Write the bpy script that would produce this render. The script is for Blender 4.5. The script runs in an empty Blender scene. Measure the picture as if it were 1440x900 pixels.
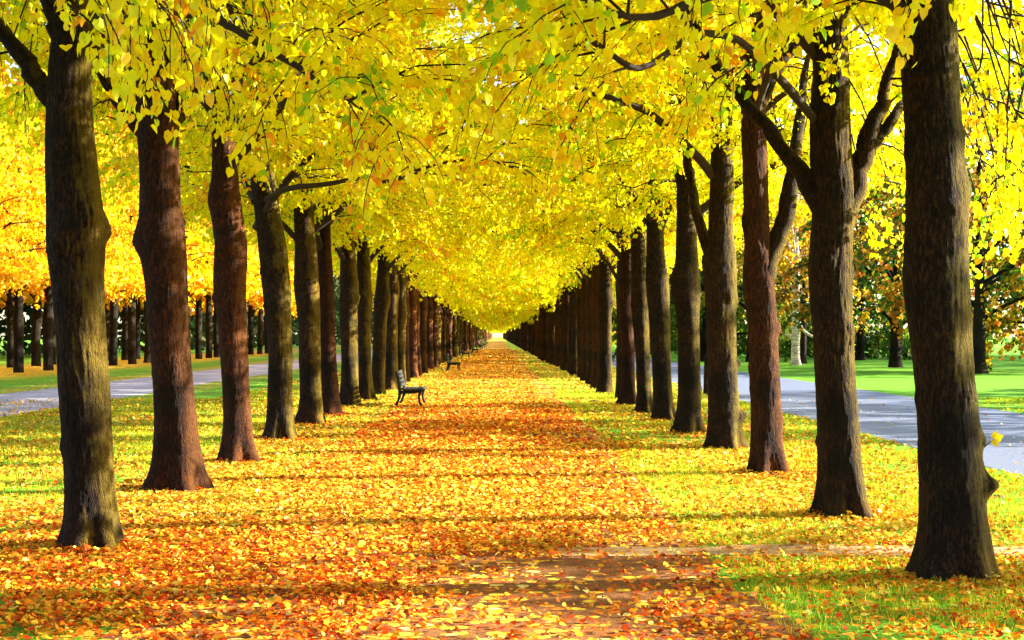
import bpy, math, random
import numpy as np
from mathutils import Vector

random.seed(7)
C = bpy.context.scene.collection
PI = math.pi
F, VX, VY, EYE = 2080.0, 700.0, 472.0, 1.8      # lens in pixels of the photo, vanishing point, eye height


def wx(x, D): return (x - VX) / F * D
def wz(y, D): return EYE + (VY - y) / F * D

# ------------------------------------------------------------------ helpers
def link(o, parent=None):
    C.objects.link(o)
    if parent is not None:
        o.parent = parent
    return o


def tag(o, label, cat, group=None, kind=None):
    if label: o['label'] = label
    if cat: o['category'] = cat
    if group: o['group'] = group
    if kind: o['kind'] = kind
    return o


def empty(name, loc, rz=0):
    o = bpy.data.objects.new(name, None)
    o.empty_display_size = 0.3
    link(o)
    o.location = loc
    o.rotation_euler = (0, 0, rz)
    return o


def mesh_np(name, v, faces, mat, smooth=False, col=None):
    """v (n,3); faces (m,k) constant k; col (m,3) per face."""
    v = np.asarray(v, dtype=np.float32)
    faces = np.asarray(faces, dtype=np.int32)
    me = bpy.data.meshes.new(name)
    m, k = faces.shape
    me.vertices.add(len(v)); me.vertices.foreach_set('co', v.ravel())
    me.loops.add(m * k); me.loops.foreach_set('vertex_index', faces.ravel())
    me.polygons.add(m)
    me.polygons.foreach_set('loop_start', np.arange(0, m * k, k, dtype=np.int32))
    try:
        me.polygons.foreach_set('loop_total', np.full(m, k, dtype=np.int32))
    except Exception:
        pass
    if smooth:
        me.polygons.foreach_set('use_smooth', np.ones(m, dtype=bool))
    me.update(calc_edges=True)
    if col is not None:
        a = me.attributes.new('leaf_col', 'FLOAT_COLOR', 'FACE')
        c4 = np.ones((m, 4), dtype=np.float32); c4[:, :3] = col
        a.data.foreach_set('color', c4.ravel())
    me.materials.append(mat)
    return me


def mobj(name, me, parent=None, loc=None, rz=None):
    o = bpy.data.objects.new(name, me)
    link(o, parent)
    if loc is not None: o.location = loc
    if rz is not None: o.rotation_euler = (0, 0, rz)
    return o


class MB:
    def __init__(s): s.v = []; s.f = []; s.n = 0
    def add(s, v, f):
        v = np.asarray(v, dtype=np.float32); f = np.asarray(f, dtype=np.int32)
        s.v.append(v); s.f.append(f + s.n); s.n += len(v)
    def tube(s, pts, rad, seg=6):
        pts = np.asarray(pts, float); rad = np.asarray(rad, float)
        n = len(pts)
        d = np.gradient(pts, axis=0)
        d /= np.linalg.norm(d, axis=1)[:, None] + 1e-9
        ref = np.array([0, 0, 1.0]) if abs(d[:, 2]).mean() < .8 else np.array([1.0, 0, 0])
        u = np.cross(d, ref); u /= np.linalg.norm(u, axis=1)[:, None] + 1e-9
        w = np.cross(d, u)
        a = np.arange(seg) * 2 * PI / seg
        ring = pts[:, None, :] + rad[:, None, None] * (np.cos(a)[None, :, None] * u[:, None, :] + np.sin(a)[None, :, None] * w[:, None, :])
        i = np.arange(n - 1)[:, None] * seg; j = np.arange(seg)[None, :]; j2 = (j + 1) % seg
        f = np.stack([i + j, i + j2, i + seg + j2, i + seg + j], -1).reshape(-1, 4)
        s.add(ring.reshape(-1, 3), f)
    def box(s, c, sz, rot=None):
        h = np.array(sz) / 2
        v = np.array([[x, y, z] for x in (-1, 1) for y in (-1, 1) for z in (-1, 1)]) * h
        if rot is not None: v = v @ rot.T
        s.add(v + np.array(c), [[0, 1, 3, 2], [4, 6, 7, 5], [0, 4, 5, 1], [2, 3, 7, 6], [0, 2, 6, 4], [1, 5, 7, 3]])
    def mesh(s, name, mat, smooth=True):
        return mesh_np(name, np.concatenate(s.v), np.concatenate(s.f), mat, smooth)


def _h(ix, iy, iz, seed):
    n = (ix * 374761393 + iy * 668265263 + iz * 2147483647 + seed * 974711) & 0xffffffff
    n = ((n ^ (n >> 13)) * 1274126177) & 0xffffffff
    n = n ^ (n >> 16)
    return (n & 0xffff) / 65535.0


def vnoise(x, y, z, seed=0):
    x, y, z = [np.asarray(q, dtype=float) for q in np.broadcast_arrays(x, y, z)]
    xi, yi, zi = np.floor(x), np.floor(y), np.floor(z)
    fx, fy, fz = x - xi, y - yi, z - zi
    fx, fy, fz = [q * q * (3 - 2 * q) for q in (fx, fy, fz)]
    xi, yi, zi = [q.astype(np.int64) for q in (xi, yi, zi)]
    r = 0
    for dx in (0, 1):
        for dy in (0, 1):
            for dz in (0, 1):
                w = (fx if dx else 1 - fx) * (fy if dy else 1 - fy) * (fz if dz else 1 - fz)
                r = r + w * _h(xi + dx, yi + dy, zi + dz, seed)
    return r * 2 - 1

# ------------------------------------------------------------------ materials
def mat_new(name):
    m = bpy.data.materials.new(name); m.use_nodes = True
    nt = m.node_tree; nt.nodes.clear()
    out = nt.nodes.new('ShaderNodeOutputMaterial')
    return m, nt, out


def N(nt, t, **kw):
    n = nt.nodes.new(t)
    for k, v in kw.items():
        if k in n.inputs: n.inputs[k].default_value = v
        else: setattr(n, k, v)
    return n


def ramp(nt, src, stops, interp='LINEAR'):
    r = nt.nodes.new('ShaderNodeValToRGB')
    r.color_ramp.interpolation = interp
    el = r.color_ramp.elements
    while len(el) < len(stops): el.new(0.5)
    for e, (p, c) in zip(el, stops):
        e.position = p; e.color = (*c, 1) if len(c) == 3 else c
    nt.links.new(src, r.inputs[0])
    return r


def leaf_material(name, trans=0.5, gloss=0.12, spots=.4):
    m, nt, out = mat_new(name)
    L = nt.links.new
    at = N(nt, 'ShaderNodeAttribute', attribute_name='leaf_col')
    oi = nt.nodes.new('ShaderNodeObjectInfo')
    mul = N(nt, 'ShaderNodeMix', data_type='RGBA', blend_type='MULTIPLY')
    mul.inputs['Factor'].default_value = 1
    L(at.outputs['Color'], mul.inputs['A']); L(oi.outputs['Color'], mul.inputs['B'])
    tcl = nt.nodes.new('ShaderNodeTexCoord')
    nl_ = N(nt, 'ShaderNodeTexNoise', Scale=38.0, Detail=3.0); L(tcl.outputs['Object'], nl_.inputs['Vector'])
    rl_ = ramp(nt, nl_.outputs[0], [(.30, (.62, .38, .3)), (.42, (.97, .93, .9)), (.6, (1, 1, 1)), (.75, (1.0, .86, .8))])
    sp = N(nt, 'ShaderNodeMix', data_type='RGBA', blend_type='MULTIPLY'); sp.inputs['Factor'].default_value = spots
    L(mul.outputs['Result'], sp.inputs['A']); L(rl_.outputs[0], sp.inputs['B'])
    col = sp.outputs['Result']
    d = nt.nodes.new('ShaderNodeBsdfDiffuse'); L(col, d.inputs['Color'])
    t = nt.nodes.new('ShaderNodeBsdfTranslucent'); L(col, t.inputs['Color'])
    mx = N(nt, 'ShaderNodeMixShader'); mx.inputs[0].default_value = trans
    L(d.outputs[0], mx.inputs[1]); L(t.outputs[0], mx.inputs[2])
    g = nt.nodes.new('ShaderNodeBsdfGlossy'); g.inputs['Roughness'].default_value = .45
    g.inputs['Color'].default_value = (.9, .8, .35, 1)
    m2 = N(nt, 'ShaderNodeMixShader'); m2.inputs[0].default_value = gloss * .35
    L(mx.outputs[0], m2.inputs[1]); L(g.outputs[0], m2.inputs[2])
    L(m2.outputs[0], out.inputs[0])
    return m


def bark_material(name, dark, mid, light, moss=(.10, .095, .02), moss_lit_amt=.5, scale=1.0):
    m, nt, out = mat_new(name)
    L = nt.links.new
    tc = nt.nodes.new('ShaderNodeTexCoord')
    mp = nt.nodes.new('ShaderNodeMapping'); mp.inputs['Scale'].default_value = (scale, scale, .27 * scale)
    L(tc.outputs['Object'], mp.inputs['Vector'])
    n1 = N(nt, 'ShaderNodeTexNoise', Scale=44.0, Detail=9.0, Roughness=.72); L(mp.outputs[0], n1.inputs['Vector'])
    n2 = N(nt, 'ShaderNodeTexNoise', Scale=3.0, Detail=9.0, Roughness=.75); L(tc.outputs['Object'], n2.inputs['Vector'])
    n4 = N(nt, 'ShaderNodeTexNoise', Scale=60.0, Detail=4.0); L(tc.outputs['Object'], n4.inputs['Vector'])
    vo = N(nt, 'ShaderNodeTexVoronoi', feature='DISTANCE_TO_EDGE', Scale=62.0)
    L(mp.outputs[0], vo.inputs['Vector'])
    r1 = ramp(nt, n1.outputs[0], [(.36, dark), (.5, mid), (.66, light)])
    rv = ramp(nt, vo.outputs[0], [(0, (.35, .3, .28)), (.12, (1, 1, 1))])
    mu = N(nt, 'ShaderNodeMix', data_type='RGBA', blend_type='MULTIPLY'); mu.inputs['Factor'].default_value = .9
    L(r1.outputs[0], mu.inputs['A']); L(rv.outputs[0], mu.inputs['B'])
    # algae, with sun-side brightness put into the colour by facing
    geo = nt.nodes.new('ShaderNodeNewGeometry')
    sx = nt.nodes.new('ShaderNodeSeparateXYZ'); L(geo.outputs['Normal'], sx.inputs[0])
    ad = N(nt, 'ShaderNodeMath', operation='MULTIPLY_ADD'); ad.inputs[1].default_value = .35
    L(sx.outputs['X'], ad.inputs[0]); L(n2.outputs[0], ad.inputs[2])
    rm = ramp(nt, ad.outputs[0], [(.55, (0, 0, 0)), (.88, (moss_lit_amt,) * 3)])
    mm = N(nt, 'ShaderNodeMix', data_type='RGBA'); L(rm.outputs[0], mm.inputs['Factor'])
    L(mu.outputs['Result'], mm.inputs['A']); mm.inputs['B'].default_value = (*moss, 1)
    b = nt.nodes.new('ShaderNodeBsdfPrincipled'); b.inputs['Roughness'].default_value = .92
    b.inputs['Specular IOR Level'].default_value = .2
    ob = nt.nodes.new('ShaderNodeObjectInfo')
    ro = ramp(nt, ob.outputs['Random'], [(0, (.72, .62, .6)), (.5, (1, 1, 1)), (1, (1.35, 1.2, 1.1))])
    n5 = N(nt, 'ShaderNodeTexNoise', Scale=1.3, Detail=4.0, Roughness=.6); L(tc.outputs['Object'], n5.inputs['Vector'])
    r5 = ramp(nt, n5.outputs[0], [(.38, (.3, .25, .25)), (.5, (1, 1, 1)), (.66, (1.3, 1.15, 1.05))])
    k1 = N(nt, 'ShaderNodeMix', data_type='RGBA', blend_type='MULTIPLY'); k1.inputs['Factor'].default_value = 1
    k2 = N(nt, 'ShaderNodeMix', data_type='RGBA', blend_type='MULTIPLY'); k2.inputs['Factor'].default_value = 1
    L(mm.outputs['Result'], k1.inputs['A']); L(ro.outputs[0], k1.inputs['B'])
    L(k1.outputs['Result'], k2.inputs['A']); L(r5.outputs[0], k2.inputs['B'])
    L(k2.outputs['Result'], b.inputs['Base Color'])
    sm = N(nt, 'ShaderNodeMath', operation='MULTIPLY_ADD'); sm.inputs[1].default_value = .35
    L(n4.outputs[0], sm.inputs[0]); L(n1.outputs[0], sm.inputs[2])
    s2 = N(nt, 'ShaderNodeMath', operation='MULTIPLY_ADD'); s2.inputs[1].default_value = .8
    L(vo.outputs[0], s2.inputs[0]); L(sm.outputs[0], s2.inputs[2])
    bp = N(nt, 'ShaderNodeBump', Strength=1.0, Distance=.06); L(s2.outputs[0], bp.inputs['Height'])
    L(bp.outputs[0], b.inputs['Normal'])
    L(b.outputs[0], out.inputs[0])
    return m


def simple_mat(name, col, rough=.6, noise=0.25, nscale=20, metallic=0):
    m, nt, out = mat_new(name)
    L = nt.links.new
    tc = nt.nodes.new('ShaderNodeTexCoord')
    n1 = N(nt, 'ShaderNodeTexNoise', Scale=float(nscale), Detail=5.0); L(tc.outputs['Object'], n1.inputs['Vector'])
    lo = tuple(c * (1 - noise) for c in col); hi = tuple(min(1, c * (1 + noise)) for c in col)
    r = ramp(nt, n1.outputs[0], [(.3, lo), (.7, hi)])
    b = nt.nodes.new('ShaderNodeBsdfPrincipled'); b.inputs['Roughness'].default_value = rough
    b.inputs['Metallic'].default_value = metallic
    L(r.outputs[0], b.inputs['Base Color'])
    bp = N(nt, 'ShaderNodeBump', Strength=.3, Distance=.01); L(n1.outputs[0], bp.inputs['Height']); L(bp.outputs[0], b.inputs['Normal'])
    L(b.outputs[0], out.inputs[0])
    return m

M_LEAF = leaf_material('lime_leaf', .58)
M_LITTER = leaf_material('litter_leaf', .12, .1, 1.0)
M_GRASS = leaf_material('grass_blade', .3, .1)
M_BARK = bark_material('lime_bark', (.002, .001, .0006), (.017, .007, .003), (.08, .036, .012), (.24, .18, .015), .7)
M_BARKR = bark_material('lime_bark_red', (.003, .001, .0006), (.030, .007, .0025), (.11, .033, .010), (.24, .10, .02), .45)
M_TWIG = simple_mat('twig_bark', (.022, .010, .005), .95, .5, 30)
M_BARKD = bark_material('old_shade_bark', (.006, .004, .003), (.02, .013, .008), (.05, .032, .02), (.05, .05, .015), .3)  # dark bark; on the outer limes it carries their shade as colour
M_BIRCH = None

PAL = {
 'lime': [((.94, .86, .004), .54), ((.76, .84, .006), .18), ((.94, .66, .006), .16), ((.85, .38, .01), .05), ((.32, .62, .01), .07)],
 'chestnut': [((.55, .20, .015), .20), ((.66, .40, .015), .22), ((.35, .10, .012), .08), ((.03, .10, .006), .50)],
 'green': [((.016, .06, .005), .5), ((.04, .12, .006), .35), ((.20, .24, .01), .15)],
 'pine': [((.006, .022, .008), .6), ((.010, .035, .010), .4)],
 'willow': [((.28, .28, .02), .5), ((.16, .22, .015), .3), ((.42, .34, .02), .2)],
 'birchy': [((.70, .48, .015), .5), ((.62, .26, .015), .35), ((.3, .3, .02), .15)],
 'park': [((.03, .10, .006), .4), ((.08, .18, .008), .2), ((.60, .50, .01), .25), ((.6, .3, .01), .15)],
 'gold': [((.80, .50, .01), .5), ((.80, .34, .01), .3), ((.6, .55, .01), .2)],
 'wood': [((.006, .020, .005), .7), ((.014, .04, .006), .3)],
 'litter': [((.86, .60, .045), .34), ((.84, .40, .03), .30), ((.70, .19, .015), .20), ((.34, .10, .02), .12), ((.85, .70, .22), .06)],
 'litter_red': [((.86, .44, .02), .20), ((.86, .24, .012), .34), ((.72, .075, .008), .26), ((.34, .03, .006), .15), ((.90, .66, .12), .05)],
 'grass': [((.18, .34, .008), .3), ((.36, .48, .010), .35), ((.60, .58, .015), .35)],
}


def pick_cols(rng, pal, n, clump=None, jitter=.12):
    cols = np.array([c for c, w in PAL[pal]]); w = np.array([w for c, w in PAL[pal]]); cw = np.cumsum(w / w.sum())
    u = rng.random(n)
    if clump is not None:
        u = np.where(rng.random(n) < .45, clump, u)
    idx = np.searchsorted(cw, np.clip(u, 0, .9999))
    c = cols[idx] * (1 + (rng.random((n, 1)) - .5) * 2 * jitter)
    return np.clip(c, 0, .95)

HEART = np.array([[0, 0, 0], [-.34, -.10, .05], [-.46, .40, .08], [0, 1.0, -.02], [.46, .40, .08], [.34, -.10, .05]])
HF = np.array([[0, 3, 2, 1], [0, 5, 4, 3]])
# rounder heart for leaves seen close: notch, lobes, widest point, shoulder, drawn-out tip, midrib
HEART9 = np.array([[0, 0, 0], [0, .5, -.03], [.03, 1.08, -.08], [-.24, -.13, .05], [-.46, .14, .09], [-.38, .58, .07], [.24, -.13, .05], [.46, .14, .09], [.38, .58, .07]])
HF9 = np.array([[0, 5, 4, 3], [0, 1, 2, 5], [0, 6, 7, 8], [0, 8, 2, 1]])
DIAM = np.array([[0, 0, 0], [-.45, .42, .08], [0, 1, 0], [.45, .42, .08]])


def leaves_mesh(name, P, A, Nn, S, col, mat, heart=True):
    """P origin, A long axis, Nn normal hint, S size."""
    A = A / (np.linalg.norm(A, axis=1)[:, None] + 1e-9)
    X = np.cross(A, Nn); X /= np.linalg.norm(X, axis=1)[:, None] + 1e-9
    Z = np.cross(X, A)
    T = HEART9 if heart == 'fine' else (HEART if heart else DIAM)
    FF = HF9 if heart == 'fine' else HF
    v = P[:, None, :] + S[:, None, None] * (T[None, :, 0:1] * X[:, None, :] + T[None, :, 1:2] * A[:, None, :] + T[None, :, 2:3] * Z[:, None, :])
    n, k = len(P), len(T)
    base = (np.arange(n) * k)[:, None, None]
    if heart:
        f = (base + FF[None]).reshape(-1, 4); c = np.repeat(col, len(FF), axis=0)
    else:
        f = (base + np.arange(4)[None, None]).reshape(-1, 4); c = col
    return mesh_np(name, v.reshape(-1, 3), f, mat, False, c)

# ------------------------------------------------------------------ crowns
def norm(v): return v / (np.linalg.norm(v) + 1e-9)


def rotz(v, a):
    c, s = math.cos(a), math.sin(a)
    return np.array([c * v[0] - s * v[1], s * v[0] + c * v[1], v[2]])


def path_from(rng, p0, az, e0, e1, L, n, wig=.06):
    """polyline whose elevation bends from e0 to e1 (radians)."""
    pts = [np.array(p0, float)]; a = az
    for i in range(n):
        t = i / max(1, n - 1)
        e = e0 + (e1 - e0) * t
        a += rng.normal(0, wig)
        pts.append(pts[-1] + L / n * np.array([math.cos(a) * math.cos(e), math.sin(a) * math.cos(e), math.sin(e + rng.normal(0, wig))]))
    return np.array(pts)


def spray(rng, mb, p0, az, e0, L, ntw, nleaf, lsize, acc, droop=.5, pal_u=None, twseg=3):
    """a leafy side branch: its own path, twigs off it, leaves along all."""
    n = 5
    pts = path_from(rng, p0, az, e0, e0 - droop * 1.4, L, n, .1)
    if mb is not None: mb.tube(pts, np.linspace(.006 + .005 * L, .003, n + 1), 4 if twseg > 2 else 3)
    cl = rng.random() if pal_u is None else pal_u
    twigs = [(pts[1:], .8)]
    for k in range(ntw):
        t = .12 + .88 * (k + .5) / ntw
        i = min(n - 1, int(t * n)); q = pts[i] + (pts[i + 1] - pts[i]) * (t * n - i)
        s = 1 if k % 2 else -1
        a2 = az + s * (.55 + .5 * rng.random())
        l2 = L * (.30 + .30 * rng.random()) * (1.15 - .5 * t)
        tp = path_from(rng, q, a2, e0 - .15 - droop * t + rng.normal(0, .2), e0 - droop * (1.4 + t), l2, 3, .12)
        if mb is not None: mb.tube(tp, np.linspace(.005, .0022, 4), 3)
        twigs.append((tp, 1))
    for tp, w in twigs:
        m = max(2, int(nleaf * w))
        t = (np.arange(m) + rng.random(m)) / m * (len(tp) - 1)
        i = np.minimum(t.astype(int), len(tp) - 2); fr = (t - i)[:, None]
        q = tp[i] * (1 - fr) + tp[i + 1] * fr
        q = q + rng.normal(0, .025 + lsize * .25, (m, 3))
        d = tp[-1] - tp[0]; d = d / (np.linalg.norm(d) + 1e-9)
        A = d[None] * .5 + rng.normal(0, .55, (m, 3)) + np.array([0, 0, -.65])
        Nn = rng.normal(0, .6, (m, 3)) + np.array([0, 0, .75])
        S = lsize * (.5 + .85 * rng.random(m))
        acc.append((q, A, Nn, S, np.full(m, cl)))


def crown(seed, nl, nsec, ntw, nleaf, lsize, H0=3.9, H1=12.5, spread=3.9, pal='lime', heart=True, mat=None,
          e_low=.75, e_top=1.15, droop=.5, bark=None, seclen=1.6, limb_r=.05, twigs=True, tw_mb=True, lowdroop=-.35, skirt=0):
    rng = np.random.default_rng(seed)
    limbs = []; acc = []; lpts = []
    for i in range(nl):
        u = i / nl
        z0 = H0 - .25 + (H1 - H0) * .62 * u ** .9
        az = i * 2.39996 + rng.normal(0, .25)
        prof = (1 - .36 * u ** 1.5) * (.85 + .3 * rng.random())
        L = spread * 1.2 * prof
        e0 = e_low + (e_top - e_low) * u + rng.normal(0, .08)
        e1 = lowdroop + 1.05 * u + rng.normal(0, .1)
        n = 9
        pts = path_from(rng, (0, 0, z0), az, e0, e1, L, n, .09)
        mb = MB()
        r0 = limb_r * (1.1 - .4 * u) * (.8 + .4 * rng.random())
        mb.tube(pts, r0 * (1 - np.linspace(0, 1, n + 1) * .86), 7)
        for k in range(nsec):
            t = .12 + .88 * (k + rng.random() * .6) / nsec
            t = min(t, .999)
            ii = int(t * n); q = pts[ii] + (pts[ii + 1] - pts[ii]) * (t * n - ii)
            s = 1 if (k + i) % 2 else -1
            d = pts[ii + 1] - pts[ii]; e = math.asin(max(-1, min(1, d[2] / np.linalg.norm(d))))
            a2 = math.atan2(d[1], d[0]) + s * (.5 + .65 * rng.random()) + (0 if t < .93 else -s * .5)
            l2 = seclen * (.65 + .6 * rng.random()) * (1.15 - .45 * t)
            spray(rng, mb if tw_mb else None, q, a2, e * .7 + rng.normal(.05, .3), l2, ntw, nleaf, lsize, acc, droop)
        limbs.append(mb); lpts.append(pts)
    for q in range(skirt):
        rr_ = .35 + (spread * .55) * rng.random() ** .8; az = rng.random() * 2 * PI
        p0 = np.array((rr_ * math.cos(az), rr_ * math.sin(az), H0 + .2 + 1.0 * rng.random() + .15 * rr_))
        ds = [np.linalg.norm(lp[1:6] - p0, axis=1) for lp in lpts]; li = int(np.argmin([d_.min() for d_ in ds]))
        q0 = lpts[li][1 + int(np.argmin(ds[li]))]
        if tw_mb: limbs[li].tube([q0, (q0 + p0) / 2 + [0, 0, .1], p0], [.014, .011, .01], 4)
        spray(rng, limbs[li] if tw_mb else None, p0, az + rng.normal(0, .5), .25, 1.1 + .5 * rng.random(), ntw, nleaf, lsize, acc, droop * 1.15)
    P = np.concatenate([a[0] for a in acc]); A = np.concatenate([a[1] for a in acc]); Nn = np.concatenate([a[2] for a in acc])
    S = np.concatenate([a[3] for a in acc]); cl = np.concatenate([a[4] for a in acc])
    col = pick_cols(rng, pal, len(P), cl)
    me = leaves_mesh('crown', P, A, Nn, S, col, mat or M_LEAF, heart)
    return limbs, me, len(P)

# ------------------------------------------------------------------ trunks
def trunk_arrays(prof, seed, seg, dz, ridge=.010, flute=.06, flare=.22, burls=(), ztop=None):
    """prof: [(z, cx, r)] local, sorted by z."""
    prof = sorted(prof)
    z = np.array([p[0] for p in prof]); cx = np.array([p[1] for p in prof]); r = np.array([p[2] for p in prof])
    zz = np.arange(-.08, z[-1] + dz, dz)
    X = np.interp(zz, z, cx); R = np.interp(zz, z, r)
    k = max(1, int(.10 / dz)); ker = np.ones(2 * k + 1) / (2 * k + 1)
    def sm(a): return np.convolve(np.pad(a, k, mode='edge'), ker, mode='valid')
    X, R = sm(sm(X)), sm(sm(R)) * .955
    rng = np.random.default_rng(seed)
    Y = .04 * vnoise(zz * .5, seed * 3.1, 0, seed)
    a = np.arange(seg) * 2 * PI / seg
    ca, sa = np.cos(a)[None], np.sin(a)[None]; Z = zz[:, None]; RR = R[:, None] + 0 * ca
    fl = vnoise(ca * 1.1 + 5, sa * 1.1 + 9, Z * .55 + seed * 7.3, seed) * flute + vnoise(ca * 2.4, sa * 2.4, Z * 1.6, seed + 1) * flute * .55
    ph = rng.random() * 6
    root = np.exp(-np.clip(Z, 0, 9) / .24) * flare * 1.5 * (.45 + .55 * np.cos(5 * a + ph)[None] * .6 + .5 * vnoise(ca * 2, sa * 2, Z * 0 + seed, seed + 2))
    RR = RR * (1 + fl + np.maximum(root, -.05))
    if ridge > 0:
        q = vnoise(ca * RR * 34, sa * RR * 34, Z * 8.5, seed + 5)
        q2 = vnoise(ca * RR * 48, sa * RR * 48, Z * 14.0, seed + 6)
        RR = RR + ridge * (.5 - np.abs(q)) * 1.4 + ridge * .5 * q2
    for (bz, ba, bh, bw) in burls:
        da = np.angle(np.exp(1j * (a - ba)))[None]
        g = np.exp(-((Z - bz) / bw) ** 2 - (da * R[:, None] / (bw * .8)) ** 2)
        RR = RR + bh * g * (1 + .5 * vnoise(ca * 12, sa * 12, Z * 18, seed + 8))
    v = np.stack([X[:, None] + RR * ca, Y[:, None] + RR * sa, Z + 0 * ca], -1).reshape(-1, 3)
    n = len(zz)
    i = np.arange(n - 1)[:, None] * seg; j = np.arange(seg)[None]; j2 = (j + 1) % seg
    f = np.stack([i + j, i + j2, i + seg + j2, i + seg + j], -1).reshape(-1, 4)
    return v, f


def full_profile(meas, D, x0):
    """meas: [(y, xl, xr)] pixels -> local profile + top; extends to the crown."""
    out = []
    for y, xl, xr in meas:
        z = wz(y, D)
        out.append((z, wx((xl + xr) / 2, D) - x0, (wx(xr, D) - wx(xl, D)) / 2))
    out.sort()
    out[0] = (0, out[0][1], out[0][2] * 1.02)
    z, c, r = out[-1]
    for k, (dz, f) in enumerate([(1.2, .8), (2.6, .62), (4.5, .42), (6.5, .2), (8, .08)]):
        out.append((max(z + dz * .6, 4.4 + dz), c, min(r, .2) * f + .005))
    return out, c


def generic_profile(seed, r0=.235, h=11.8, knee=True):
    rng = np.random.default_rng(seed)
    kz = 2.6 + .7 * rng.random(); kr = 1.08 + .16 * rng.random()
    lean = rng.normal(0, .06)
    r0 = r0 * (.88 + .24 * rng.random())
    p = [(0, 0, r0 * 1.12), (.4, 0, r0 * 1.02), (1.2, lean * .3, r0 * .93), (kz - .5, lean * .6, r0 * .9), (kz, lean, r0 * kr),
         (kz + .35, lean, r0 * .92), (kz + 1, lean * 1.2, r0 * .82), (4.6, lean * 1.3, r0 * .8), (6.5, lean * 1.3, r0 * .6), (9, lean * 1.3, r0 * .33), (h, lean * 1.3, .015)]
    return p, lean * 1.3

# variants ---------------------------------------------------------------
print('building crowns')
NEAR = []
for s in range(4):
    limbs, me, n = crown(100 + s, 15, 11, 8, 20, .070, skirt=34, lowdroop=-.12, limb_r=.072, heart='fine')
    NEAR.append(([mb.mesh('limb', M_TWIG) for mb in limbs], me))
print('near leaves', n)
MID = []
for s in range(3):
    limbs, me, n = crown(200 + s, 13, 9, 6, 9, .14, skirt=26)
    MID.append((limbs, me))
print('mid leaves', n)
FARV = []
for s in range(3):
    limbs, me, n = crown(300 + s, 11, 8, 4, 7, .26, heart=False, tw_mb=False, skirt=16)
    FARV.append((limbs, me))
print('far leaves', n)


def merged_trunk(name, seed, limbs, mat, r0=.235, seg=14, dz=.25, ridge=0.0):
    prof, dx = generic_profile(seed, r0)
    v, f = trunk_arrays(prof, seed, seg, dz, ridge=ridge, flare=.15)
    mb = MB(); mb.add(v, f)
    for l in limbs:
        for vv, ff in zip([l.v[0]], [l.f[0]]):
            mb.add(vv + np.array([dx, 0, 0], dtype=np.float32), ff)
    return mb.mesh(name, mat)

MIDT = [merged_trunk('trunk', 500 + i, MID[i % 3][0], [M_BARK, M_BARKR][i % 2], seg=24, dz=.1, ridge=.008) for i in range(6)]
MIDT_SHADE = [merged_trunk('trunk', 550 + i, MID[i % 3][0], M_BARKD, seg=20, dz=.14, ridge=.006) for i in range(3)]  # outer-row trunks: their blocked sun is put into darker bark
FART_SHADE = [merged_trunk('trunk', 650 + i, FARV[i % 3][0], M_BARKD, seg=10, dz=.35) for i in range(3)]
FART = [merged_trunk('trunk', 600 + i, FARV[i % 3][0], [M_BARK, M_BARKR][i % 2], seg=10, dz=.35) for i in range(6)]


def near_tree(D, x0, trunk_me, dx, vi, rot, crown_tint=(1, 1, 1, 1), custom=(), skip=(), lift=0.0):
    t = empty('lime_tree', (x0, D, 0))
    mobj('trunk', trunk_me, t)
    limbs, cm = NEAR[vi % 4]
    for i, lm in enumerate(limbs):
        if i in skip: continue
        mobj('limb', lm, t, (dx, 0, lift), rot)
    for cmesh in custom:
        mobj('limb', cmesh, t)
    c = mobj('crown', cm, t, (dx, 0, lift), rot)
    c.color = crown_tint
    return t


def far_tree(D, x0, vi, rot, kind='mid', tint=(1, 1, 1, 1), scale=1.0, dark=False):
    t = empty('lime_tree', (x0, D, 0))
    V, T = (MID, MIDT) if kind == 'mid' else (FARV, FART)
    k = vi % 6
    if dark: T = MIDT_SHADE if kind == 'mid' else FART_SHADE; k = k % 3
    tr = mobj('trunk', T[k], t, None, rot)
    c = mobj('crown', V[k % 3][1], t, None, rot)
    c.color = tint
    if scale != 1: t.scale = (scale,) * 3
    return t


def limb_px(D, x0, pts, r, n=16, seed=0, dy=0.0):
    """a heavy limb through photo points (x, y[, depth offset]) at the tree's own distance."""
    P = []
    for p in pts:
        off = p[2] if len(p) > 2 else 0
        P.append([wx(p[0], D + off) - x0, off + dy, wz(p[1], D + off)])
    P = np.array(P)
    t = np.linspace(0, 1, len(P)); tt = np.linspace(0, 1, n)
    # smooth
    Q = np.stack([np.interp(tt, t, P[:, k]) for k in range(3)], -1)
    for _ in range(2):
        Q[1:-1] = (Q[:-2] + 2 * Q[1:-1] + Q[2:]) / 4
    R = np.interp(tt, np.linspace(0, 1, len(r)), r)
    return Q, R

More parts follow.
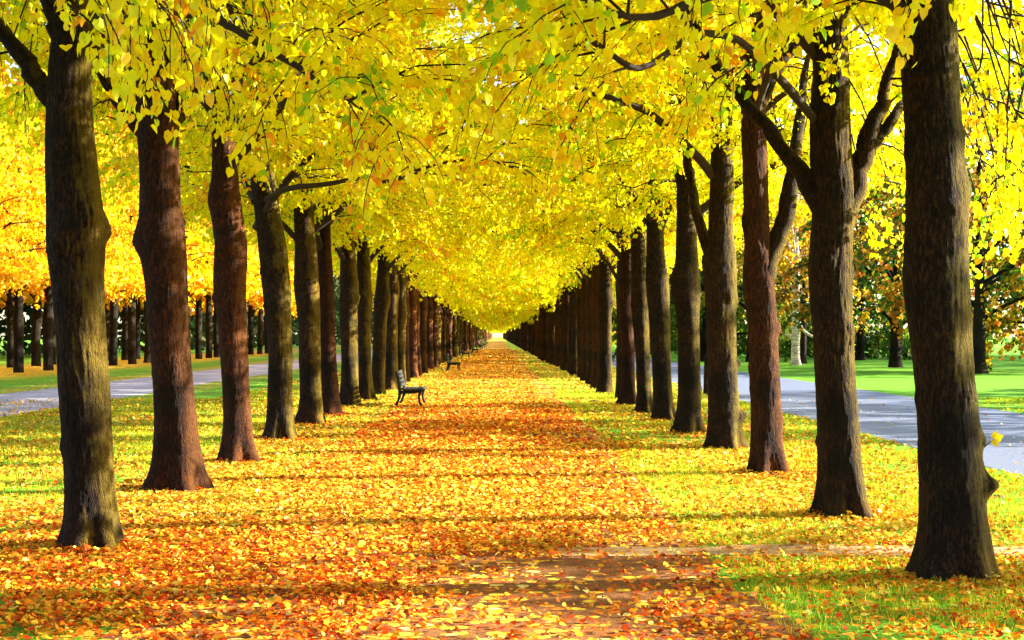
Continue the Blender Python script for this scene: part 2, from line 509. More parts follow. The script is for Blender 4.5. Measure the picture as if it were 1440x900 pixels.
# measured trunks (pixels of the photo)
L_MEAS = {
 1: (12.56, [(770, 92, 168), (725, 94, 166), (650, 91, 161), (550, 84, 157), (450, 78, 150), (400, 74, 148), (350, 67, 150), (310, 67, 149), (280, 67, 144), (250, 66, 141), (200, 66, 135), (150, 68, 131), (100, 70, 132), (50, 74, 134), (0, 76, 132)]),
 2: (17.17, [(690, 212, 286), (650, 216, 284), (600, 218, 280), (550, 216, 275), (500, 212, 270), (450, 207, 267), (400, 204, 265), (370, 199, 265), (335, 191, 261), (305, 196, 256), (250, 197, 254), (200, 194, 252), (150, 190, 252), (100, 192, 250), (50, 196, 244)]),
 3: (21.0, [(650, 312, 360), (625, 313, 357), (600, 315, 356), (550, 313, 352), (500, 310, 350), (450, 306, 348), (400, 300, 348), (370, 301, 349), (345, 303, 350), (300, 297, 342), (285, 291, 340), (250, 298, 336), (200, 299, 330), (150, 297, 322), (100, 297, 318)]),
 4: (25.6, [(618, 374, 414), (600, 376, 414), (500, 378, 413), (450, 374, 411), (405, 368, 411), (390, 367, 408), (350, 363, 405), (300, 358, 395), (250, 352, 388), (200, 347, 380), (150, 345, 375)]),
 5: (30.0, [(597, 420, 456), (550, 422, 452), (450, 420, 451), (405, 413, 450), (350, 415, 446), (300, 413, 442), (200, 412, 436)]),
 6: (33.4, [(585, 452, 480), (500, 450, 473), (420, 446, 470), (400, 445, 470), (350, 445, 466), (250, 444, 464)]),
 7: (38.0, [(570, 480, 505), (500, 480, 503), (430, 476, 503), (410, 477, 505), (350, 478, 500), (300, 478, 497)]),
 8: (41.5, [(563, 504, 524), (500, 504, 522), (440, 502, 522), (420, 500, 524), (350, 502, 520), (300, 503, 518)]),
}
R_MEAS = {
 1: (11.0, [(812, 1300, 1394), (750, 1299, 1391), (700, 1296, 1387), (650, 1294, 1384), (600, 1293, 1381), (550, 1290, 1373), (500, 1286, 1370), (450, 1279, 1368), (400, 1271, 1365), (350, 1273, 1364), (300, 1275, 1364), (250, 1276, 1360), (200, 1275, 1355), (150, 1272, 1352), (100, 1269, 1350), (50, 1266, 1348), (0, 1262, 1344)]),
 2: (14.7, [(725, 1152, 1216), (650, 1151, 1211), (600, 1150, 1209), (500, 1146, 1203), (400, 1139, 1200), (375, 1138, 1201), (350, 1140, 1200), (300, 1144, 1203), (270, 1143, 1204), (230, 1140, 1200), (170, 1139, 1196), (100, 1144, 1195), (50, 1145, 1193), (0, 1146, 1191)]),
 3: (19.2, [(667, 1057, 1100), (600, 1056, 1100), (550, 1055, 1099), (450, 1052, 1095), (405, 1044, 1092), (350, 1047, 1086), (300, 1046, 1083), (200, 1043, 1080), (150, 1042, 1079), (100, 1042, 1076), (50, 1042, 1074)]),
 4: (23.4, [(632, 996, 1040), (600, 995, 1040), (500, 994, 1037), (450, 992, 1036), (385, 988, 1037), (360, 988, 1036), (330, 995, 1032), (250, 999, 1032), (200, 1000, 1032), (120, 1002, 1030)]),
 5: (27.1, [(610, 953, 987), (550, 953, 987), (450, 953, 984), (415, 945, 986), (400, 943, 986), (370, 950, 983), (300, 952, 980), (200, 952, 978)]),
 6: (31.2, [(595, 919, 947), (500, 916, 944), (430, 911, 943), (400, 908, 942), (350, 909, 935), (250, 910, 933)]),
 7: (34.5, [(583, 896, 917), (500, 894, 914), (440, 888, 913), (415, 887, 912), (350, 887, 909), (250, 888, 907)]),
 8: (38.3, [(570, 872, 894), (500, 874, 893), (430, 870, 890), (400, 872, 892), (300, 874, 890)]),
}
BURLS = {('L', 1): [(2.55, -1.9, .05, .14), (2.75, -.9, .05, .16)], ('R', 1): [(.0 + wz(680, 11), -.25, .085, .085), (wz(618, 11), -.15, .04, .06), (wz(560, 11), -.9, .03, .1)],
         ('R', 4): [(wz(585, 23.4), -.1, .09, .09), (wz(512, 23.4), -.2, .06, .07)], ('R', 7): [(2.7, -1.5, .06, .2)], ('L', 2): [(2.9, 3.3, .05, .15)],
         ('L', 3): [(3.0, -2.2, .05, .12)], ('L', 7): [(2.75, -.3, .06, .14)], ('R', 2): [(2.5, -2.0, .04, .15)], ('R', 3): [(1.9, -.2, .04, .1)]}

CUSTOM = {
 ('L', 1): [([(110, 90), (200, 10, -.3), (300, 20, -.8), (400, 85, -1.2), (440, 110, -1.3), (480, 133, -1.4), (548, 177, -1.5)], [.07, .06, .05, .036, .03, .022, .010]),
            ([(108, 150), (75, 140), (45, 100), (20, 62), (-8, 25)], [.12, .10, .085, .07, .06]),
            ([(100, 110), (92, 60), (78, 15), (66, -25)], [.13, .11, .095, .08])],
 ('L', 2): [([(212, 190), (190, 172), (165, 140), (148, 115), (132, 80), (120, 30, .5)], [.11, .09, .075, .065, .055, .04]),
            ([(236, 190), (252, 160), (262, 120), (268, 60, .4), (275, 0, .8)], [.10, .09, .075, .06, .05])],
 ('R', 2): [([(1160, 180), (1060, 60, -.8), (980, 40, -1.5), (900, 105, -2), (860, 80, -2.2), (812, 42, -2.4), (775, 0, -2.6)], [.06, .05, .045, .04, .035, .03, .015]),
            ([(1168, 300), (1142, 262), (1118, 232), (1090, 190), (1052, 150), (1018, 105), (985, 58), (968, 15)], [.13, .10, .08, .075, .065, .06, .055, .05]),
            ([(1180, 320), (1200, 275), (1212, 230), (1222, 190), (1238, 160), (1245, 138)], [.14, .12, .11, .10, .08, .065]),
            ([(1222, 212), (1238, 190), (1262, 162), (1285, 130, .6)], [.08, .065, .055, .04])],
 ('R', 3): [([(1075, 390), (1092, 340), (1106, 300), (1114, 262), (1118, 225), (1128, 150, .6)], [.14, .125, .115, .105, .095, .06]),
            ([(1062, 170), (1085, 105), (1108, 75), (1135, 40)], [.10, .09, .08, .05])],
 ('R', 4): [([(1005, 375), (990, 335), (978, 290), (970, 245), (965, 208), (958, 130, .5), (950, 60, .8)], [.09, .08, .075, .07, .065, .055, .05])],
 ('R', 1): [([(1295, 90), (1285, 55), (1276, 20), (1262, -20)], [.11, .09, .08, .06]), ([(1290, 20), (1150, -60, -.5), (1000, -5, -1), (905, 30, -1.2), (860, 12, -1.4), (800, -5, -1.5)], [.07, .06, .045, .035, .025, .012])],
 ('L', 7): [([(490, 345), (505, 325), (530, 300), (580, 272), (640, 255), (700, 262, 3)], [.11, .10, .085, .07, .05, .03])],
 ('L', 5): [([(432, 330), (470, 300), (520, 262), (555, 258), (600, 232, 2), (680, 225, 4), (740, 245, 6)], [.11, .095, .08, .07, .06, .045, .025])],
 ('L', 3): [([(312, 180), (360, 70, 2), (420, 100, 3), (480, 130, 4), (545, 175, 5)], [.08, .07, .055, .04, .02])],
 ('R', 6): [([(925, 330), (900, 300), (850, 272, 1), (800, 230, 2), (740, 190, 3), (690, 150, 3)], [.09, .075, .055, .04, .025, .012])],
 ('L', 4): [([(365, 290), (400, 262, -.6), (450, 262, -1.4), (500, 248, -2.2), (548, 260, -3), (600, 232, -3.8), (650, 222, -4), (700, 226, -4), (742, 245, -4)], [.08, .065, .055, .045, .04, .035, .03, .02, .012])],
 ('R', 8): [([(880, 420), (862, 380), (840, 350), (805, 325, 2), (760, 290, 3)], [.08, .07, .05, .03, .015])],
}

LABEL_SIDE = {'L': 'left', 'R': 'right'}
ORD = ['', 'first', 'second', 'third', 'fourth', 'fifth', 'sixth', 'seventh', 'eighth', 'ninth', 'tenth', 'eleventh', 'twelfth']
LBL = {
 ('L', 1): 'frontmost lime of the left row, thick trunk with yellow-green sunlit side',
 ('L', 2): 'smooth red-brown lime trunk with flared foot, second in the left row',
 ('L', 3): 'reddish lime trunk leaning slightly left above, third in the left row',
 ('L', 4): 'dark brown lime leaning left, fourth trunk of the left row',
 ('L', 5): 'dark lime trunk with a swollen middle, fifth in the left row',
 ('L', 6): 'thin red-brown lime close behind the fifth, sixth in the left row',
 ('L', 7): 'straight lime with a pale lit edge and knobbly waist, seventh in the left row',
 ('L', 8): 'brown lime trunk just before the nearest bench, eighth in the left row',
 ('R', 1): 'frontmost thick black-barked lime of the right row, with burls, beside the sand footpath',
 ('R', 2): 'forked lime with two heavy limbs and flared root, second in the right row',
 ('R', 3): 'dark lime with one heavy limb rising on its road side, third in the right row',
 ('R', 4): 'lime with two small round burls on its sunny side, fourth in the right row',
 ('R', 5): 'dark lime with a knobby bulge halfway up, fifth in the right row',
 ('R', 6): 'lime trunk with greenish sunny side, sixth in the right row',
 ('R', 7): 'lime trunk with a rough black collar at mid height, seventh in the right row',
 ('R', 8): 'slim red-brown lime, eighth in the right row',
}

TREES = {}
ROTS = {}
rg = random.Random(11)
for side, meas in (('L', L_MEAS), ('R', R_MEAS)):
    for k, (D, px) in meas.items():
        x0 = wx((px[0][1] + px[0][2]) / 2, D)
        prof, dx = full_profile(px, D, x0)
        red = (side == 'L' and k in (2, 3, 6)) or (side == 'R' and k in (3, 8))
        seg, dz = (150, .03) if k <= 2 else ((110, .04) if k <= 4 else (64, .07))
        v, f = trunk_arrays(prof, 40 + k * 3 + (side == 'R') * 50, seg, dz, ridge=.006, flute=.045, flare=.55,
                            burls=BURLS.get((side, k), []) + [(rg.uniform(2.2, 3.3), rg.uniform(-3.1, 3.1), rg.uniform(.02, .045), rg.uniform(.07, .13)) for _ in range(4)] + [(rg.uniform(.6, 2.2), rg.uniform(-3.1, 3.1), rg.uniform(.01, .03), rg.uniform(.06, .12)) for _ in range(3)])
        tm = mesh_np('trunk', v, f, M_BARKR if red else M_BARK, True)
        cust = []
        leafacc = []
        rng = np.random.default_rng(900 + k + (side == 'R') * 30)
        for pts, rr in CUSTOM.get((side, k), []):
            Q, R = limb_px(D, x0, pts, rr, n=24)
            mb = MB()
            thin = R[-1] < .03
            if thin: R = R * .72
            if not thin:      # carry the heavy limb on, tapering, into the crown
                dd = norm(Q[-1] - Q[-3]); ex = []
                for q_ in range(1, 11):
                    dd = norm(dd + [rng.normal(0, .10), rng.normal(0, .12), .05]); ex.append((ex[-1] if ex else Q[-1]) + dd * .2)
                Q = np.concatenate([Q, ex]); n0_ = len(R); R = np.concatenate([R, np.linspace(R[-1] * .92, .014, 10)])
            RN = R * (1 + .10 * vnoise(np.arange(len(R)) * .9, k, 0, 3))
            Q = Q + np.stack([vnoise(np.arange(len(R)) * .55, k, j_ * 3.3, 5 + j_) for j_ in range(3)], -1) * .022
            mb.tube(Q, RN, 18)
            for s_ in range(5 if not thin else 9):
                t = .5 + .49 * (s_ + rng.random() * .8) / (5 if not thin else 9)
                i = int(t * (len(Q) - 1)); d = Q[min(i + 1, len(Q) - 1)] - Q[i - 1]
                az = math.atan2(d[1], d[0]) + (1 if s_ % 2 else -1) * (.5 + .5 * rng.random())
                spray(rng, mb, Q[i], az, (.35 if thin else .3) + rng.normal(0, .3), 1.1 + .5 * rng.random(), 7, 16, .070, leafacc, .5)
            cust.append(mb.mesh('limb', M_BARK if not thin else M_TWIG))
        rot = rg.random() * 2 * PI
        t = near_tree(D, x0, tm, dx, k + (0 if side == 'L' else 2), rot, custom=cust, lift=({1: .6, 2: .8, 3: .8, 4: .5, 5: .2}.get(k, 0) if side == 'R' else {1: 1.0, 2: .8, 3: .35}.get(k, 0)))
        if leafacc:
            P, A, Nn, S, cl = [np.concatenate([a[q] for a in leafacc]) for q in range(5)]
            mobj('foliage', leaves_mesh('foliage', P, A, Nn, S, pick_cols(rng, 'lime', len(P), cl), M_LEAF, 'fine'), t)
        if side == 'R' and k == 1:      # yellow sprout on the burl
            mb = MB()
            b = np.array([wx(1383, D) - x0, -.05, wz(628, D)])
            e = np.array([wx(1396, D) - x0, -.06, wz(617, D)])
            mb.tube([b - [.03, 0, .02], b, (b + e) / 2 + [0, 0, .004], e], [.006, .005, .003, .002], 5)
            so = mobj('sprout', mb.mesh('sprout', M_TWIG), t)
            Pp = np.array([e, e + [0, .01, .01], e + [-.01, -.01, -.005]])
            mobj('leaf', leaves_mesh('leaf', Pp, np.array([[.8, -.2, .35], [.2, -.3, .9], [.4, -.3, -.8]]), np.array([[.1, -1, .2]] * 3),
                                     np.array([.075, .06, .065]), np.array([[.88, .72, .02]] * 3), M_LEAF), so)
        TREES[side + str(k)] = t
        tag(t, LBL[(side, k)], 'tree', 'lime trees lining the avenue')

# the rest of the two rows ------------------------------------------------
rl = random.Random(5)
for side in 'LR':
    D = 45.4 if side == 'L' else 42.3
    xs = -3.72 if side == 'L' else 3.48
    k = 9
    while D < 900 and k < 136:
        x = xs + rl.uniform(-.14, .14)
        if D < 62:
            p, dx = generic_profile(700 + k + ord(side))
            v, f = trunk_arrays(p, 700 + k, 48, .08, ridge=.009, flute=.05, flare=.16, burls=[(2.8, rl.uniform(-3, 3), .05, .15)])
            tm = mesh_np('trunk', v, f, M_BARKR if rl.random() < .4 else M_BARK, True)
            t = near_tree(D, x, tm, dx, k, rl.uniform(0, 6.28))
            # keep parts light: crown + limbs are shared meshes
        else:
            t = far_tree(D, x, rl.randrange(6), rl.uniform(0, 6.28), 'mid' if D < 120 else 'far')
        if k <= 12:
            tag(t, f'{ORD[k]} lime trunk from the front in the {LABEL_SIDE[side]} row of the avenue', 'tree', 'lime trees lining the avenue')
        else:
            tag(t, f'slender brown lime far down the {LABEL_SIDE[side]} row, among overlapping trunks', 'tree', f'distant limes of the {LABEL_SIDE[side]} row')
        D += (4.22 if D < 250 else 8.6) + rl.uniform(-.25, .25)
        k += 1

# limes beside and behind the camera, whose crowns hang into the top of the picture
for (X, D, vi, rot, lb) in [(-3.85, 8.2, 0, 1.0, 'lime beside the viewer on the left whose yellow leaves hang into the top corner'),
                            (-3.8, 3.9, 2, 2.2, None), (3.6, 6.6, 3, .4, 'lime beside the viewer on the right whose yellow leaves hang into the top corner'),
                            (3.55, 2.2, 1, 4.0, None), (-3.8, -.4, 1, 3.0, None), (3.5, -2.0, 0, 5.0, None)]:
    p, dx = generic_profile(int(800 + D * 3))
    v, f = trunk_arrays(p, int(800 + D), 48, .08, ridge=.009)
    t = near_tree(D, X, mesh_np('trunk', v, f, M_BARK, True), dx, vi, rot, lift=.9)
    if lb: TREES['L0' if X < 0 else 'R0'] = t
    tag(t, lb or ('lime outside the picture on the %s, shading the near ground' % ('left' if X < 0 else 'right')), 'tree', 'lime trees lining the avenue')

HANG = {'L0': [(40, 70, 8.6), (95, 60, 9), (130, 20, 8), (60, 30, 7.6), (105, 110, 9.4), (150, 40, 9.5), (30, 120, 8.8), (90, 150, 9.6), (150, 80, 10), (180, 130, 10.3), (10, 60, 8), (120, 75, 8.2), (210, 50, 9.2), (250, 30, 9)],
 'L1': [(170, 120, 11.8), (280, 20, 12), (320, 40, 12.5), (300, 90, 14), (20, 150, 13), (40, 190, 14), (350, 30, 12)],
 'L2': [(290, 120, 16.4), (320, 160, 17), (350, 130, 17.5), (380, 60, 16), (260, 140, 17.5), (420, 110, 17), (300, 190, 18), (350, 200, 19), (450, 60, 16), (160, 210, 18)],
 'L3': [(390, 180, 20.4), (420, 210, 22), (450, 180, 21), (480, 120, 20), (370, 230, 23), (460, 230, 23), (520, 180, 22)],
 'R0': [(1270, -10, 6.4), (1410, 0, 7), (1200, -20, 7.5), (1430, 60, 7.4), (1100, -10, 7.6)],
 'R1': [(1400, 130, 11.5), (1425, 190, 12), (1390, 240, 12.6), (1430, 260, 12), (1400, 310, 13), (1420, 340, 13.2), (1385, 180, 12.2), (1090, 60, 10), (1050, 90, 10.4), (1080, 130, 11), (1200, 60, 10.5)],
 'R2': [(1400, 370, 15), (1375, 300, 15.5), (1250, 200, 15.2), (1235, 280, 16), (1250, 330, 17), (1100, 160, 14), (1060, 180, 14.4), (1020, 60, 13), (1230, 120, 14.2), (1420, 400, 16), (1215, 350, 18)],
 'R3': [(1130, 260, 20), (1120, 330, 21), (1000, 150, 19), (980, 190, 19.5), (1220, 360, 21), (1135, 190, 19)],
 'R5': [(940, 300, 28), (900, 340, 30), (870, 350, 31), (840, 380, 34), (960, 260, 27)]}
rh = np.random.default_rng(77)
for key in ('R1', 'R2'):
    HANG[key] += [(x + rh.uniform(-28, 28), y + rh.uniform(-50, 30), D + rh.uniform(.2, 1.6)) for (x, y, D) in HANG[key] if x > 1360 for _ in range(2)]
for key, lst in HANG.items():
    t = TREES[key]
    for (x, y, D) in lst:
        acc = []; mb = MB()
        p = np.array([wx(x, D) - t.location.x, D - t.location.y, wz(y, D) + .62])
        az = math.atan2(p[1] * .3 + rh.normal(0, .6), p[0] + rh.normal(0, .6))
        top = p + np.array([-math.cos(az) * .35, -math.sin(az) * .35, .75])
        mb.tube([top, (top + p) / 2 + [0, 0, .08], p], [.012, .009, .007], 4)
        spray(rh, mb, p, az, -.3, .75 + .3 * rh.random(), 6, 9, .064, acc, .7)
        P, A, Nn, S, cl = [np.concatenate([a[q] for a in acc]) for q in range(5)]
        tw = mobj('hanging_twig', mb.mesh('hanging_twig', M_TWIG), t)
        mobj('foliage', leaves_mesh('foliage', P, A, Nn, S, pick_cols(rh, 'lime', len(P), cl), M_LEAF, 'fine'), tw)

# outer double row beyond the left path: golden crowns
for (xr, D0, D1, off) in [(-23.2, 60.0, 165, 0), (-27.6, 62.0, 135, 2)]:
    D = D0
    while D < D1:
        t = far_tree(D, xr + rl.uniform(-.2, .2), rl.randrange(6), rl.uniform(0, 6.28), 'mid' if D < 90 else 'far',
                     (1.0, rl.uniform(.60, .80), .9, 1), rl.uniform(1.0, 1.12) + (.16 if D > 88 else 0), dark=True)
        t.children[1].location.z = -.5
        tag(t, 'dark lime under a golden crown, %s of the double row beyond the left path' % ('front line' if xr > -25 else 'back line'), 'tree', 'golden limes beyond the left path')
        D += 4.3 + rl.uniform(-.25, .25)

# ------------------------------------------------------------------ other trees
def broad_tree(name, seed, loc, pal, H0, H1, spread, nl=12, nsec=8, ntw=5, nleaf=8, ls=.24, r0=.3, label='', cat='tree', group=None,
               droop=.5, lowdroop=-.35, bark=None, tint=None, seclen=2.0, e_low=.6, heart=False, trunk_h=None):
    limbs, cm, n = crown(seed, nl, nsec, ntw, nleaf, ls, H0, H1, spread, pal, heart, M_LEAF, e_low=e_low, droop=droop, limb_r=.1, tw_mb=False, lowdroop=lowdroop, seclen=seclen)
    t = empty(name, loc)
    rg2 = np.random.default_rng(seed)
    prof = [(0, 0, r0 * 1.15), (.5, 0, r0), (2, .05, r0 * .88), (H0 + 1, .1, r0 * .72), (H0 + (H1 - H0) * .5, .1, r0 * .4), (H1 * .92, .1, .02)]
    v, f = trunk_arrays(prof, seed, 32, .12, ridge=.012, flute=.08)
    mb = MB(); mb.add(v, f)
    mobj('trunk', mb.mesh('trunk', bark or M_BARKD), t)
    for l in limbs[:8]:
        mobj('limb', l.mesh('limb', bark or M_BARKD), t)
    c = mobj('crown', cm, t)
    if tint: c.color = tint
    tag(t, label, cat, group)
    return t

m, nt, out = mat_new('birch_bark')
tc = nt.nodes.new('ShaderNodeTexCoord'); mp = nt.nodes.new('ShaderNodeMapping'); mp.inputs['Scale'].default_value = (1, 1, 5)
nt.links.new(tc.outputs['Object'], mp.inputs[0])
nn = N(nt, 'ShaderNodeTexNoise', Scale=2.2, Detail=6.0, Roughness=.65); nt.links.new(mp.outputs[0], nn.inputs['Vector'])
rr = ramp(nt, nn.outputs[0], [(.36, (.08, .05, .04)), (.47, (.5, .42, .35)), (.6, (.72, .66, .58))])
bb = nt.nodes.new('ShaderNodeBsdfPrincipled'); bb.inputs['Roughness'].default_value = .7
nt.links.new(rr.outputs[0], bb.inputs['Base Color']); nt.links.new(bb.outputs[0], out.inputs[0])
M_BIRCH = m

# birch with pale trunk and two curved pale boughs
t = broad_tree('birch_tree', 31, (wx(1119, 91), 91, 0), 'birchy', 4.2, 12, 3.6, r0=.27, ls=.2, bark=M_BIRCH, e_low=.9, lowdroop=-.2,
               label='pale white-barked birch with curved hanging bough, on the lawn beyond the road')
for pts, r_ in (([(1119, 437), (1123, 452), (1130, 466), (1142, 473), (1150, 476), (1165, 474)], [.12, .10, .09, .08, .07, .05]),
                ([(1118, 480), (1110, 473), (1100, 466), (1090, 462), (1080, 455)], [.08, .08, .07, .06, .04])):
    Q, R = limb_px(91, wx(1119, 91), pts, r_, 16)
    Q[:, 1] -= .1
    mb = MB(); mb.tube(Q, R, 10); mobj('limb', mb.mesh('limb', M_BIRCH), t)
broad_tree('willow_tree', 32, (17.3, 101, 0), 'willow', 3.0, 11, 4.6, nl=14, nsec=9, ntw=6, droop=1.3, lowdroop=-1.0, ls=.22, label='olive-yellow weeping tree behind the pale birch')
broad_tree('slim_tree', 33, (wx(1130, 95), 95, 0), 'birchy', 4.5, 11, 3, r0=.2, label='slim brown trunk standing just behind the pale birch')
broad_tree('chestnut_tree', 34, (22.6, 84, 0), 'chestnut', 2.2, 13, 6.2, nl=16, nsec=10, ntw=6, nleaf=9, ls=.27, r0=.35, lowdroop=-.75, seclen=2.6,
           label='rust and green chestnut with boughs sweeping low between the two frontmost right limes')
broad_tree('chestnut_tree', 35, (wx(1377, 70), 70, 0), 'chestnut', 2.6, 15.5, 6.2, nl=16, nsec=10, ntw=6, nleaf=9, ls=.25, r0=.36, lowdroop=-.7, seclen=2.5,
           label='orange chestnut on a short black trunk, right of the frontmost right lime', tint=(1.15, 1.1, 1, 1))
broad_tree('chestnut_tree', 36, (28.5, 73, 0), 'chestnut', 1.4, 8, 5.2, nl=15, nsec=9, ntw=6, nleaf=9, ls=.28, r0=.32, lowdroop=-.7, seclen=2.6,
           label='golden brown chestnut at the right margin, behind the black trunk', tint=(1.15, 1.25, 1, 1))
broad_tree('pine_tree', 37, (30.5, 79, 0), 'pine', 3, 20, 5.4, nl=18, nsec=10, ntw=6, nleaf=9, ls=.26, r0=.3, lowdroop=-.5,
           label='dark green evergreen showing behind yellow leaves at the right margin')
gl = ['bright green bushy tree beyond the road, seen between the fifth and sixth right limes', 'dark green round tree beyond the road, behind the fourth right lime',
      'green leafy tree beyond the road, further along and half hidden by right trunks', 'dark green tree behind the rust chestnut', 'green tree standing behind the weeping tree']
for i, (X, D, p_) in enumerate([(14.5, 104, 'green'), (16.5, 122, 'green'), (14.8, 140, 'green'), (26.5, 108, 'green'), (21, 118, 'green')]):
    broad_tree('green_tree', 41 + i, (X, D, 0), p_, 1.2, 15, 5.4, nl=16, nsec=9, ntw=6, nleaf=8, ls=.3, lowdroop=-.8, seclen=2.4, label=gl[i])

# shade trees on the lawn right of the picture: they cast the bands of shade over the avenue
tall = broad_tree('park_tree', 52, (24.5, 6.5, 0), 'green', 8.4, 17.5, 5.0, nl=15, nsec=8, ntw=5, nleaf=6, ls=.33, r0=.33, lowdroop=-.1, seclen=2.4, label='tall park tree standing out of the picture beyond the road', group='park trees out of view')
st = broad_tree('park_tree', 51, (24.5, 30.5, 0), 'green', 2.4, 12.5, 5.4, nl=15, nsec=8, ntw=5, nleaf=6, ls=.33, r0=.33, seclen=2.6, label='broad park tree out of the picture beyond the road, shading the foreground')
SHADE = [(25.5, 38.5, .95), (28, 20.5, .62), (25.5, 47, .7)]  # the small middle tree is added to break up trunk shadows with dapple


def copy_tree(o, parent=None):
    c = o.copy(); link(c, parent)
    for ch in o.children: copy_tree(ch, c)
    return c

c = copy_tree(tall); c.location = (25, 11.2, 0); c.scale = (.92,) * 3; c.rotation_euler = (0, 0, 2)
c = copy_tree(tall); c.location = (25, -1, 0); c.rotation_euler = (0, 0, 4)
for i, (X, D, s) in enumerate(SHADE):
    c = copy_tree(st); c.location = (X, D, 0); c.scale = (s,) * 3; c.rotation_euler = (0, 0, i * 1.3)
    c['label'] = 'broad park tree standing out of the picture beyond the road'; c['group'] = 'park trees out of view'
st['group'] = 'park trees out of view'; st['label'] = 'broad park tree standing out of the picture beyond the road'


def woods(name, seed, segs, depth, h, n, pal, label, ls=.6, zmin=0.0):
    """far-off belt of trees, one mass, leaf faces through a lumpy volume"""
    rng = np.random.default_rng(seed)
    Ps = []
    tot = sum(math.dist(a, b) for a, b in zip(segs[:-1], segs[1:]))
    for a, b in zip(segs[:-1], segs[1:]):
        m = int(n * math.dist(a, b) / tot)
        t = rng.random(m)
        x = a[0] + (b[0] - a[0]) * t; y = a[1] + (b[1] - a[1]) * t
        nx, ny = -(b[1] - a[1]), (b[0] - a[0]); q = math.hypot(nx, ny); s = (rng.random(m) - .5) * depth
        x = x + nx / q * s; y = y + ny / q * s
        top = h * (.7 + .3 * vnoise(x * .14, y * .14, 0, seed) + .12 * vnoise(x * .6, y * .6, 0, seed + 1))
        z = zmin + (top - zmin) * rng.random(m) ** .75
        Ps.append(np.stack([x, y, z + .1], -1))
    P = np.concatenate(Ps); m = len(P)
    dens = vnoise(P[:, 0] * .45, P[:, 1] * .45, P[:, 2] * .5, seed + 3)
    P = P[dens > -.35]; m = len(P)
    cl = (vnoise(P[:, 0] * .25, P[:, 1] * .25, P[:, 2] * .2, seed + 9) + 1) / 2
    me = leaves_mesh(name, P, rng.normal(0, 1, (m, 3)), rng.normal(0, 1, (m, 3)), ls * (.6 + .8 * rng.random(m)), pick_cols(rng, pal, m, cl), M_LEAF, False)
    return tag(mobj(name, me), label, 'woods', None, 'stuff')

woods('woods', 1, [(-75, 60), (-52, 110), (-40, 170), (-30, 300), (-22, 520)], 10, 17, 60000, 'wood', 'dark green belt of far trees behind the double row of golden limes', .8)
woods('golden_woods', 4, [(-64, 55), (-50, 100), (-36, 140), (-31, 172)], 10, 33, 130000, 'gold', 'golden crowns of far park trees rising behind the double row of limes', .7, 4.5)
woods('far_woods', 2, [(85, 90), (55, 135), (27, 170), (20, 300), (18, 480)], 14, 34, 110000, 'park', 'green wood closing the lawn far beyond the road on the right', .8)
woods('undergrowth', 3, [(34, 112), (20, 130), (15.5, 160)], 4, 2.2, 9000, 'green', 'low green shrubs along the back of the right lawn', .35)

